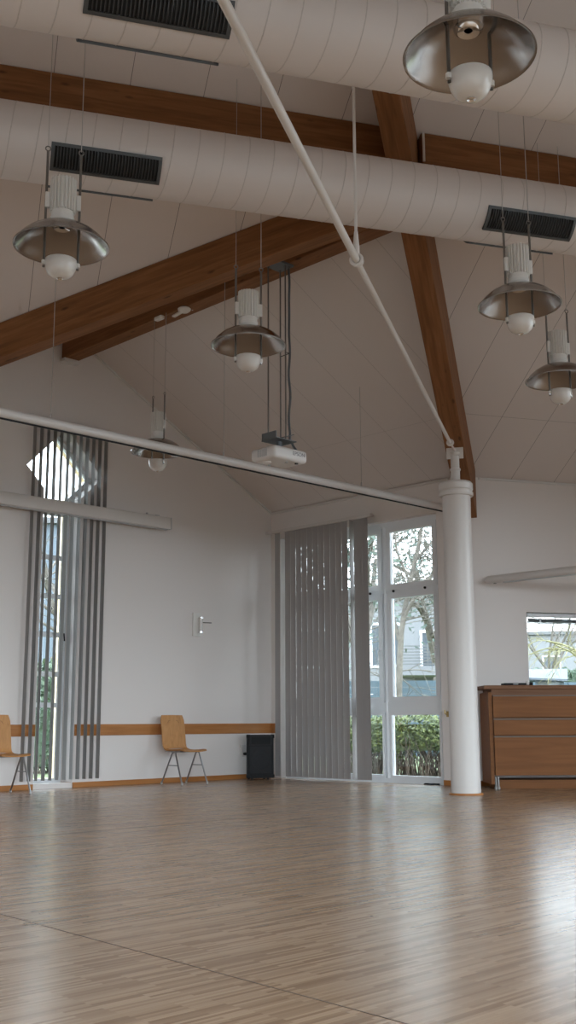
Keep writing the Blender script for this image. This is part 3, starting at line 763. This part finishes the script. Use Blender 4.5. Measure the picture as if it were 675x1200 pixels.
# ------------------------------------------------------------------ chairs
def make_chair(loc, label):
    # local frame: +y is the way the chair faces, x to its left/right
    fx = math.atan2(-B.x, B.y)
    t = empty('stacking_chair', loc, fx, label, 'chair', 'wooden stacking chairs')
    def sheet(path, w0, w1, th, name, hole=False):
        m = MB(); n = len(path); nw = 10; top = []; bot = []
        for i, (y, z) in enumerate(path):
            a = path[max(i - 1, 0)]; b = path[min(i + 1, n - 1)]; ty, tz_ = b[0] - a[0], b[1] - a[1]; l = math.hypot(ty, tz_); ny, nz = -tz_ / l, ty / l
            f_ = i / (n - 1); hw = (w0 + (w1 - w0) * f_) / 2
            if f_ > .9: hw -= .022 * ((f_ - .9) / .1) ** 2
            r1, r2 = [], []
            for j in range(nw + 1):
                x = -hw + 2 * hw * j / nw; sag = -.012 * (1 - (x / hw) ** 2)
                r1.append(m.bm.verts.new((x, y + ny * (sag + th / 2), z + nz * (sag + th / 2)))); r2.append(m.bm.verts.new((x, y + ny * (sag - th / 2), z + nz * (sag - th / 2))))
            top.append(r1); bot.append(r2)
        for i in range(n - 1):
            for j in range(nw):
                m.bm.faces.new((top[i][j], top[i][j + 1], top[i + 1][j + 1], top[i + 1][j])); m.bm.faces.new((bot[i][j + 1], bot[i][j], bot[i + 1][j], bot[i + 1][j + 1]))
            m.bm.faces.new((top[i][0], top[i + 1][0], bot[i + 1][0], bot[i][0])); m.bm.faces.new((top[i + 1][nw], top[i][nw], bot[i][nw], bot[i + 1][nw]))
        for i in (0, n - 1):
            for j in range(nw): m.bm.faces.new((top[i][j], bot[i][j], bot[i][j + 1], top[i][j + 1]))
        return m.build(name, 'w_chair', t, ang=50)
    sheet([(-.175, .440), (-.13, .425), (-.05, .42), (.06, .425), (.15, .432), (.20, .430), (.232, .418)], .39, .40, .011, 'seat')
    bp = sheet([(-.172, .438), (-.195, .462), (-.208, .50), (-.222, .60), (-.240, .72), (-.258, .80), (-.270, .865)], .38, .385, .011, 'backrest')
    m = MB(); m.tube([(-.09, -.238, .765), (-.07, -.243, .795), (0, -.246, .803), (.07, -.243, .795), (.09, -.238, .765)], .004, 6); m.build('hand_grip_groove', 'w_top', bp)
    for sx in (-1, 1):
        x = sx * .195
        m = MB(); m.tube([(sx * .15, .03, .405), (x - sx * .01, .045, .405), (x, .062, .39), (x + sx * .012, .215, .012)], .0105, 10); fl_ = m.build('leg', 'tubesteel', t)
        m = MB(); m.lathe([(0, 0), (.013, 0), (.013, .03)], 12, (x + sx * .012, .215, 0)); m.build('foot_cap', 'greyplastic', fl_)
        m = MB(); m.tube([(x - sx * .01, .045, .405), (x, .0, .392), (x + sx * .008, -.20, .012)], .0105, 10); fl_ = m.build('leg', 'tubesteel', t)
        m = MB(); m.lathe([(0, 0), (.013, 0), (.013, .03)], 12, (x + sx * .008, -.20, 0)); m.build('foot_cap', 'greyplastic', fl_)
        m = MB(); m.tube([(x + sx * .004, -.077, .235), (x + sx * .005, .125, .235)], .006, 8); m.build('stretcher', 'tubesteel', t)
        m = MB(); m.tube([(x - sx * .02, -.16, .412), (x - sx * .01, .0, .405), (x - sx * .01, .15, .412)], .009, 8); m.build('seat_bar', 'tubesteel', t)
    m = MB(); m.tube([(-.17, .03, .405), (.17, .03, .405)], .010, 8); m.build('cross_tube', 'tubesteel', t)
    return t
make_chair((-1.345, 14.42, 0), 'beech stacking chair with steel legs standing between window and loudspeaker')
make_chair((-3.185, 12.605, 0), 'beech stacking chair at the left edge in front of the tall window')

# ------------------------------------------------------------------ loudspeaker
def spk():
    rz = R(180 - 165) ; t = empty('loudspeaker', (-.425, 15.54, 0), 0, 'black loudspeaker box on the floor in the corner beside the blind', 'loudspeaker')
    fr_az = azv(166); X = Vector((-fr_az.y, fr_az.x, 0)); t.rotation_euler = (0, 0, math.atan2(-fr_az.x, fr_az.y))   # local +y = front
    m = MB(); W, D, Hh = .375, .30, .60
    pts = [(-W / 2, D / 2), (W / 2, D / 2), (W / 2 - .05, -D / 2), (-W / 2 + .05, -D / 2)]
    v = m.hexa([(x, y, .02) for x, y in pts] + [(x, y, Hh) for x, y in pts])
    bmesh.ops.bevel(m.bm, geom=list({e for q in v for e in q.link_edges}), offset=.012, segments=2, affect='EDGES'); m.build('cabinet', 'black', t)
    m = MB(); m.box((0, D / 2 + .003, .265), (.30, .010, .36), bevel=.004)
    m.torus((0, D / 2 + .009, .27), .135, .006, (1, 0, 0), (0, 0, 1), 40, 6); m.torus((0, D / 2 + .009, .27), .06, .004, (1, 0, 0), (0, 0, 1), 32, 6); m.build('woofer_grille', 'blackmesh', t)
    m = MB()
    o_ = [(-.14, .47), (.14, .47), (.14, .575), (-.14, .575)]; i_ = [(-.05, .505), (.05, .505), (.05, .545), (-.05, .545)]
    a = [m.bm.verts.new((x, D / 2 + .006, z)) for x, z in o_]; b = [m.bm.verts.new((x, D / 2 - .05, z)) for x, z in i_]
    for k in range(4): m.bm.faces.new((a[k], a[(k + 1) % 4], b[(k + 1) % 4], b[k]))
    m.bm.faces.new(b); frame_loop(m, lambda s, z, o: Vector((s, o, z)), [(-.155, .455), (.155, .455), (.155, .588), (-.155, .588)], .016, D / 2 + .012, D / 2 - .002); m.build('horn', 'blackmesh', t, smooth=False)
    m = MB()
    for x in (-.09, .09): m.box((x, D / 2 + .004, .06), (.08, .012, .022), bevel=.003)
    m.build('port', 'ventdark', t, smooth=False)
    for ix in (-1, 1):
        for iz in (0, 1):
            m = MB(); m.box((ix * (W / 2 - .018), D / 2 - .018, .045 if iz == 0 else Hh - .02), (.05, .05, .05), bevel=.008); m.build('corner', 'black', t)
    m = MB()
    for ix in (-1, 1):
        for iy in (-1, 1): m.tube([(ix * .11, iy * .11, 0), (ix * .11, iy * .11, .025)], .016, 10)
    m.build('feet', 'black', t)
    m = MB(); m.box((-W / 2 + .015, -.02, .33), (.02, .10, .03)); m.build('handle', 'ventdark', t)
spk()
ws = empty('wall_socket', inA(-.575, .38, 0), 0, 'small white wall socket with a black plug left of the loudspeaker', 'socket')
m = MB(); m.box(f(0, 0, .02), (.08, .04, .16), A, B, Z, .006); m.build('plate', 'white', ws)
m = MB(); m.tube([f(.01, -.04, .04), f(.01, -.04, .075)], .02, 14); m.tube([f(.01, -.04, .07), f(.03, -.07, .085), f(.05, -.13, .08), f(.07, -.16, .06)], .005, 8); m.build('plug', 'black', ws)

# ------------------------------------------------------------------ counter
cx0, cyf = 2.335, 13.02      # left front corner
ck = empty('counter', (cx0, cyf, 0), 0, 'beech counter with three long drawer fronts under the right-hand window', 'counter')
CW, CD, CH = 2.4, .58, 1.145
m = MB(); m.box((.02, CD / 2, .055 + (CH - .055) / 2 - .02), (.04, CD, CH - .055 - .04), bevel=.002); m.build('side_panel', 'w_counter', ck, smooth=False)
m = MB(); m.box((CW / 2, CD / 2 + .01, .6475), (CW - .085, CD - .03, .985)); m.build('carcass', 'w_top', ck, smooth=False)
m = MB(); m.box((CW / 2 + .02, CD / 2 + .05, .05), (CW - .12, CD - .12, .10)); m.build('plinth', 'w_counter', ck, smooth=False)
m = MB(); m.box((CW / 2 - .02, CD / 2, CH + .017), (CW + .06, CD + .04, .045), bevel=.004); m.build('worktop', 'w_top', ck, smooth=False)
for z0, z1 in ((.155, .585), (.612, .785), (.815, 1.055)):
    m = MB(); m.box((CW / 2 + .02, -.008, (z0 + z1) / 2), (CW - .06, .02, z1 - z0), bevel=.002); dr = m.build('drawer_front', 'w_counter', ck, smooth=False)
    m = MB(); m.box((CW / 2 + .02, -.006, z1 + .008), (CW - .06, .028, .012), bevel=.002); tag(m.build('grip_rail', 'grip', dr, smooth=False), 'dull grey grip rail')
m = MB()
for x in (.06, .09, CW - .06): m.lathe([(0, 0), (.022, 0), (.022, .015), (.014, .03), (.014, .14)], 14, (x, .05, 0))
m.build('foot', 'steel', ck)
tp = CH + .0395
lt = empty('flat_case', (2.66, 13.12, tp), R(4), 'flat black case lying on the wooden counter', 'case')
m = MB(); m.box((0, 0, .014), (.26, .18, .027), bevel=.006); m.build('shell', 'black', lt)
m = MB(); m.box((0, -.09, .014), (.06, .006, .010), bevel=.002); m.build('latch', 'greyplastic', lt)
kk = empty('tape_roll', (2.835, 13.10, tp), 0, 'tiny white and black tape roll beside the black case on the counter', 'tape roll')
m = MB(); m.tube([(-.03, 0, .028), (.0, 0, .028)], .026, 20); m.build('roll', 'white', kk)
m = MB(); m.tube([(.0, 0, .022), (.045, .01, .020)], .019, 16); m.build('core', 'black', kk)
# black grate in front of the glazed doors
gt = empty('cable_coil', inB(2.92, 0, .07), 0, 'small black cable coil on the floor by the glazed doors', 'cable')
m = MB(); m.tube([B * (.10 * math.cos(a * .5) * (1 + .08 * math.sin(a))) - A * (.045 * math.sin(a * .5)) + Z * (.008 + .003 * (a % 3)) for a in range(0, 38)], .007, 6); m.build('loops', 'black', gt)
m = MB(); m.tube([B * .10 + Z * .012, B * .14 - A * .01 + Z * .012], .012, 8); m.build('plug', 'black', gt)

# ------------------------------------------------------------------ outdoors
GZ = -.12
m = MB(); 
m.box((0, 0, GZ - .05), (400, 400, .1))
struct(m, 'ground', 'paving', smooth=False)
m = MB(); m.box((0, 14.2, GZ - .002), (20, 6.0, .03))  # pale slab added outside the windows to bounce daylight onto the lower ceiling
struct(m, 'ground_bounce_slab', 'bounce_slab', smooth=False)
m = MB(); m.box((0, 45.2, GZ - .002), (60, 56, .03))
struct(m, 'ground_lawn', 'lawn', smooth=False)
def leaves(mb, pts, size, n):
    for _ in range(n):
        c = pts(); a = Vector((random.gauss(0, 1), random.gauss(0, 1), random.gauss(0, 1))).normalized(); b = a.orthogonal().normalized(); s_ = size * random.uniform(.6, 1.4)
        mb.face([c + a * s_, c + b * s_ * .45, c - a * s_, c - b * s_ * .45])
def hedge(name, c, sx, sy, h, zlow, label, m_='hedge', cat='hedge', size=.035, n=5200, dry=True, group=None):
    t = empty(name, (c[0], c[1], GZ), 0, label, cat, group)
    def shell():
        u, v = random.uniform(-1, 1), random.uniform(-1, 1); k = random.random()
        if k < .45: x, y, z = u * sx, -sy * (1 - .15 * abs(v)), zlow + (h - zlow) * (v + 1) / 2
        elif k < .8: x, y, z = u * sx, v * sy, h
        else: x, y, z = random.choice((-1, 1)) * sx, u * sy, zlow + (h - zlow) * (v + 1) / 2
        bumpy = .06 * math.sin(5 * x + 3 * z) + .05 * math.sin(9 * x + 1.7) + random.gauss(0, .04)
        return Vector((x, y - bumpy, z + bumpy * .8))
    m = MB(); leaves(m, shell, size, n)
    m.box((0, 0, (h + zlow) / 2 - .02), (2 * sx - .16, 2 * sy - .16, h - zlow - .10)); m.build('foliage', m_, t, smooth=False)
    if dry:
        m = MB()
        for _ in range(420):
            x = random.uniform(-sx, sx); y = random.uniform(-sy, sy); z1 = random.uniform(zlow, zlow + .3)
            m.tube([(x, y, 0), (x + random.gauss(0, .06), y + random.gauss(0, .05), z1 * .5), (x + random.gauss(0, .16), y + random.gauss(0, .1), z1)], [.010, .007, .004], 4)
        m.build('stems', 'dry', t, smooth=False)
    return t
hedge('hedge', (2.15, 17.7), 1.3, .5, .92, .42, 'green clipped hedge outside the glazed doors')
hedge('hedge', (-6.3, 20.5), 2.2, .7, 1.9, .1, 'dark green shrubs outside the tall narrow window', 'shrub', 'shrub', .07, 4200)
def fence(p0, p1, h, label):
    p0, p1 = Vector(p0), Vector(p1); t = empty('garden_fence', (p0 + p1) / 2, 0, label, 'fence'); d = (p1 - p0); L_ = d.length; d.normalize(); c = (p0 + p1) / 2
    m = MB(); k = int(h / .16)
    for i in range(k): m.box(Z * (GZ * 0 + .1 + .16 * i + .07), (L_, .03, .145), d)
    m.build('slat_panel', 'fence', t, smooth=False)
    nP = max(2, int(L_ / 2))
    for i in range(nP + 1):
        m = MB(); m.box(d * (L_ * (i / nP - .5)) - Vector((-d.y, d.x, 0)) * .05 + Z * (h / 2), (.08, .08, h + .1), d); m.build('post', 'fence', t, smooth=False)
fence((.0, 26.5, GZ), (5.2, 26.0, GZ), 1.78, 'blue grey slat fence behind the hedge outside')
fence((8.3, 41.4, GZ), (15, 42.2, GZ), 2.25, 'blue grey slat fence beside the garden shed')
# carport
cp = empty('carport', (3.9, 29.5, GZ), 0, 'flat white carport roof above the fence outside the glazed doors', 'carport')
m = MB(); m.box((0, 0, 2.20), (2.6, 1.2, .24)); m.build('roof', 'render_white', cp, smooth=False)
for ix in (-1, 1):
    for iy in (-1, 1):
        m = MB(); m.box((ix * 1.2, iy * .5, 1.05), (.1, .1, 2.1)); m.build('post', 'render_white', cp, smooth=False)
def house(loc, rz, W, D, H, m_, wins, label, balcony=None):
    t = empty('house', (loc[0], loc[1], GZ), rz, label, 'house')
    m = MB(); m.box((0, D / 2, H / 2), (W, D, H)); wl_ = m.build('wall', m_, t, smooth=False)
    m = MB(); m.box((0, D / 2, H + .1), (W + .5, D + .5, .22)); m.build('roof', 'shedgrey', t, smooth=False)
    for x0, z0, x1, z1 in wins:
        m = MB(); frame_loop(m, lambda s, z, o: Vector((s, -o, z)), rect(x0, z0, x1, z1), .09, .05, -.02); fr = m.build('window', 'pvc', t, smooth=False)
        m = MB(); m.box(((x0 + x1) / 2, -.012, (z0 + z1) / 2), (x1 - x0 - .1, .02, z1 - z0 - .1)); m.build('window_pane', 'winpane', fr, smooth=False)
    if balcony:
        x0, x1, z = balcony
        m = MB(); m.box(((x0 + x1) / 2, -.6, z), (x1 - x0, 1.2, .16)); b_ = m.build('balcony', 'render_white', t, smooth=False)
        m = MB()
        for i in range(9): m.box(((x0 + x1) / 2, -1.18, z + .15 + .11 * i), (x1 - x0, .03, .045))
        for x in (x0, (x0 + x1) / 2, x1): m.box((x, -1.18, z + .55), (.05, .05, 1.1))
        m.build('railing', 'shedgrey', b_, smooth=False)
    return t
house((3.4, 42), R(-6), 7.6, 8, 5.6, 'render_white', ((-.3, 2.9, .9, 4.6), (1.6, 2.8, 2.4, 4.3), (-3.0, 2.9, -1.8, 4.4), (-.3, .3, .8, 2.1)), 'white house with a balcony outside the glazed doors', (.9, 2.8, 2.6))
house((-10.5, 40), R(10), 12, 8, 8.2, 'render_blue', ((-4, 3.4, -3, 5), (-1, 3.4, 0, 5), (2, 3.4, 3, 5), (2, .8, 3, 2.4), (4, 3.4, 5, 5)), 'pale blue house outside the tall narrow window')
house((17, 74), R(-10), 16, 8, 6.6, 'render_white', ((-6, 3.4, -4.8, 5.2), (-3, 3.4, -1.8, 5.2), (0, 3.4, 1.2, 5.2), (3, 3.4, 4.2, 5.2), (-3, .8, -1.8, 2.6)), 'white house seen through the window behind the counter')
# shed
sd_ = empty('garden_shed', (9.25, 39.2, GZ), R(-14), 'small garden shed with a pale roof outside the counter window', 'shed')
m = MB(); m.box((-.03, .5, 1.15), (1.0, 1.0, 2.3)); m.build('wall', 'render_blue', sd_, smooth=False)
m = MB(); v = m.hexa([(-.75, -.25, 2.33), (.6, -.25, 2.26), (.6, .6, 2.66), (-.75, .6, 2.66), (-.75, -.25, 2.40), (.6, -.25, 2.33), (.6, .6, 2.73), (-.75, .6, 2.73)])
m.hexa([(-.75, .6, 2.66), (.6, .6, 2.66), (.6, 1.3, 2.3), (-.75, 1.3, 2.3), (-.75, .6, 2.73), (.6, .6, 2.73), (.6, 1.3, 2.37), (-.75, 1.3, 2.37)]); m.build('roof', 'shedroof', sd_, smooth=False)
m = MB(); m.box((-.26, -.02, 1.15), (.36, .06, 2.2)); m.build('panel', 'shedgrey', sd_, smooth=False)
m = MB(); m.box((.12, -.03, 1.2), (.38, .07, 2.1)); dr = m.build('door', 'grey', sd_, smooth=False)
m = MB(); m.box((.14, -.075, 2.02), (.06, .03, .16)); m.build('door_window', 'render_white', dr, smooth=False)
# trees
def grow(mb, p, d, L_, r, depth, spread, droop=0, thin=.62, kids=(2, 4), tips=None, rmin=.006):
    n = 4; pts = [p.copy()]; q = p.copy(); dd_ = d.copy()
    for i in range(n):
        dd_ = (dd_ + Vector((random.gauss(0, .12), random.gauss(0, .12), random.gauss(0, .08) - droop))).normalized(); q = q + dd_ * (L_ / n); pts.append(q.copy())
    mb.tube(pts, [max(rmin, r * (1 - .45 * i / n)) for i in range(n + 1)], 6 if r > .04 else 4, False)
    if tips is not None and depth <= 1: tips.append(q)
    if depth == 0: return
    for k in range(random.randint(*kids)):
        i = random.randint(1, n); b = pts[i]
        v = Vector((random.gauss(0, 1), random.gauss(0, 1), random.gauss(.15, .5))).normalized()
        nd = (dd_ * (1 - spread) + v * spread).normalized()
        grow(mb, b, nd, L_ * random.uniform(.55, .85), max(rmin, r * .5), depth - 1, spread, droop, thin, kids, tips, rmin)
def tree(x, y, h, r, lean, label, bark='bark', depth=5, spread=.55, droop=0, kids=(2, 4), needle=None, first=.35, group=None, nseed=1, rmin=.006):
    random.seed(nseed)
    t = empty('tree', (x, y, GZ), 0, label, 'tree', group); m = MB(); tips = []
    grow(m, Vector((0, 0, 0)), Vector((lean, 0, 1)).normalized(), h * first, r, 1, .2, 0, kids=(0, 0), rmin=rmin)
    top = Vector((lean, 0, 1)).normalized() * h * first
    for k in range(4):
        a = 2 * PI * k / 4 + random.random(); grow(m, top * (.75 + .25 * random.random()), Vector((math.cos(a) * .6, math.sin(a) * .6, 1)).normalized(), h * .33, r * .62, depth - 1, spread, droop, kids=kids, tips=tips, rmin=rmin)
    m.build('branches', bark, t)
    if needle:
        mb = MB()
        for p in tips:
            leaves(mb, lambda: p + Vector((random.gauss(0, .22), random.gauss(0, .22), random.gauss(-.05, .12))), .10, needle)
        mb.build('foliage', 'conifer', t, smooth=False)
    return t
random.seed(21)
tb = empty('tree', (2.10, 21.5, GZ), 0, 'bare pale tree outside the right half of the glazed doors', 'tree')
m = MB()
limbs = [([(0, 0, 0), (.03, 0, 1.5), (.10, 0, 2.6), (.28, .05, 3.5), (.52, .1, 4.4), (.70, .1, 5.6)], .075),
         ([(.08, 0, 2.4), (-.12, .1, 3.2), (-.25, .2, 4.3), (-.3, .2, 5.4)], .045),
         ([(.16, 0, 2.9), (.50, -.1, 3.5), (.95, -.1, 3.95), (1.4, -.1, 4.3)], .04),
         ([(.30, .05, 3.6), (.05, .0, 4.2), (.0, 0, 5.2)], .03), ([(.40, .1, 4.0), (.85, .2, 4.5), (1.2, .2, 5.4)], .03)]
for pts, rr in limbs:
    m.tube(pts, [rr * (1 - .6 * i / (len(pts) - 1)) for i in range(len(pts))], 8, False)
    for i in range(2, len(pts)):
        a, b = Vector(pts[i - 1]), Vector(pts[i])
        for k in range(6):
            v = Vector((random.gauss(0, 1), random.gauss(0, .6), random.gauss(.1, .5))).normalized()
            grow(m, a.lerp(b, random.random()), v, random.uniform(.5, 1.0), .014, 2, .6, .02, kids=(2, 3), rmin=.006)
m.build('branches', 'bark', tb)
tree(1.6, 24.0, 8, .15, -.05, 'evergreen tree behind the left half of the glazed doors', nseed=5, depth=5, needle=5)
tree(4.4, 33.0, 9, .2, .0, 'evergreen tree beside the white house outside the glazed doors', nseed=9, depth=5, needle=5)
tree(-5.3, 26, 7, .14, .1, 'bare tree outside the tall narrow window', nseed=11, depth=4)
tree(10.2, 36.2, 5.2, .12, .02, 'yellow twigged willow beside the garden shed', 'bark_y', nseed=13, depth=5, spread=.38, droop=.10, rmin=.006)
tree(11.6, 49.0, 8.0, .13, .0, 'thin bare tree behind the garden shed', 'bark', nseed=17, depth=5, spread=.32, droop=.01, rmin=.010)
hedge('hedge', (13.4, 57.0), 5, .8, 3.4, .2, 'dark shrubs in front of the far white house', 'shrub', 'shrub', .14, 3000, False)

# ------------------------------------------------------------------ daylight
wd = bpy.data.worlds.new('sky'); sc.world = wd; wd.use_nodes = True
N, L = wd.node_tree.nodes, wd.node_tree.links; bg = N['Background']
tc = N.new('ShaderNodeTexCoord'); sx = N.new('ShaderNodeSeparateXYZ'); rp = N.new('ShaderNodeValToRGB')
L.new(tc.outputs['Generated'], sx.inputs[0]); L.new(sx.outputs['Z'], rp.inputs['Fac']); L.new(rp.outputs['Color'], bg.inputs['Color'])
e = rp.color_ramp.elements; e[0].position = 0; e[0].color = (.88, .93, 1.0, 1); e[1].position = .8; e[1].color = (.80, .90, 1.0, 1)
bg.inputs['Strength'].default_value = 2.6
def portal(fr, c, n_into, w_, h_):
    l = bpy.data.lights.new('portal', 'AREA'); l.shape = 'RECTANGLE'; l.size = w_; l.size_y = h_; l.cycles.is_portal = True
    o = bpy.data.objects.new('daylight_portal', l); COL.objects.link(o); o.location = c
    o.rotation_euler = Vector(n_into).to_track_quat('-Z', 'Y').to_euler()
portal(0, at(UL - .45, 9.5, 1.7), DC, 7.2, 1.8)
portal(0, at(UR + .45, 8.9, 2.2), -DC, 10.8, 4.3)
portal(0, at((UL + UR) / 2 + .2, 15.45, 1.85), NC, UR - UL - 1.4, 3.5)
portal(0, at((UL + Q_u) / 2, -.45, 1.9), -NC, Q_u - UL, 2.9)
portal(0, inA(-3.6, 2.3, -.6), B, 1.2, 4.6)
portal(0, inB(1.64, 1.7, -.45), -A, 3.0, 3.5)
portal(0, inC(2.55, 1.57, -.45), -NC, 3.4, 1.2)

# ------------------------------------------------------------------ camera
F = 1285.0; pit = math.atan(246.3 / F); ro = R(.24)
fw = Vector((0, math.cos(pit), math.sin(pit))); u0 = Vector((0, -math.sin(pit), math.cos(pit))); r0 = Vector((1, 0, 0))
rt = r0 * math.cos(ro) - u0 * math.sin(ro); uu = u0 * math.cos(ro) + r0 * math.sin(ro)
cam = bpy.data.cameras.new('camera'); cam.sensor_fit = 'VERTICAL'; cam.sensor_height = 36; cam.lens = F / 1200 * 36; cam.clip_end = 300
co = bpy.data.objects.new('camera', cam); COL.objects.link(co)
co.matrix_world = Matrix(((rt.x, uu.x, -fw.x, 0), (rt.y, uu.y, -fw.y, 0), (rt.z, uu.z, -fw.z, .77), (0, 0, 0, 1)))
sc.camera = co
vs = sc.view_settings
vs.view_transform = 'Standard'; vs.look = 'None'; vs.gamma = 1; vs.use_curve_mapping = False; vs.exposure = 2.05
cy_ = sc.cycles
cy_.use_denoising = True; cy_.max_bounces = 10; cy_.diffuse_bounces = 6; cy_.glossy_bounces = 4; cy_.transparent_max_bounces = 12
cy_.caustics_reflective = False; cy_.caustics_refractive = False; cy_.sample_clamp_indirect = 8
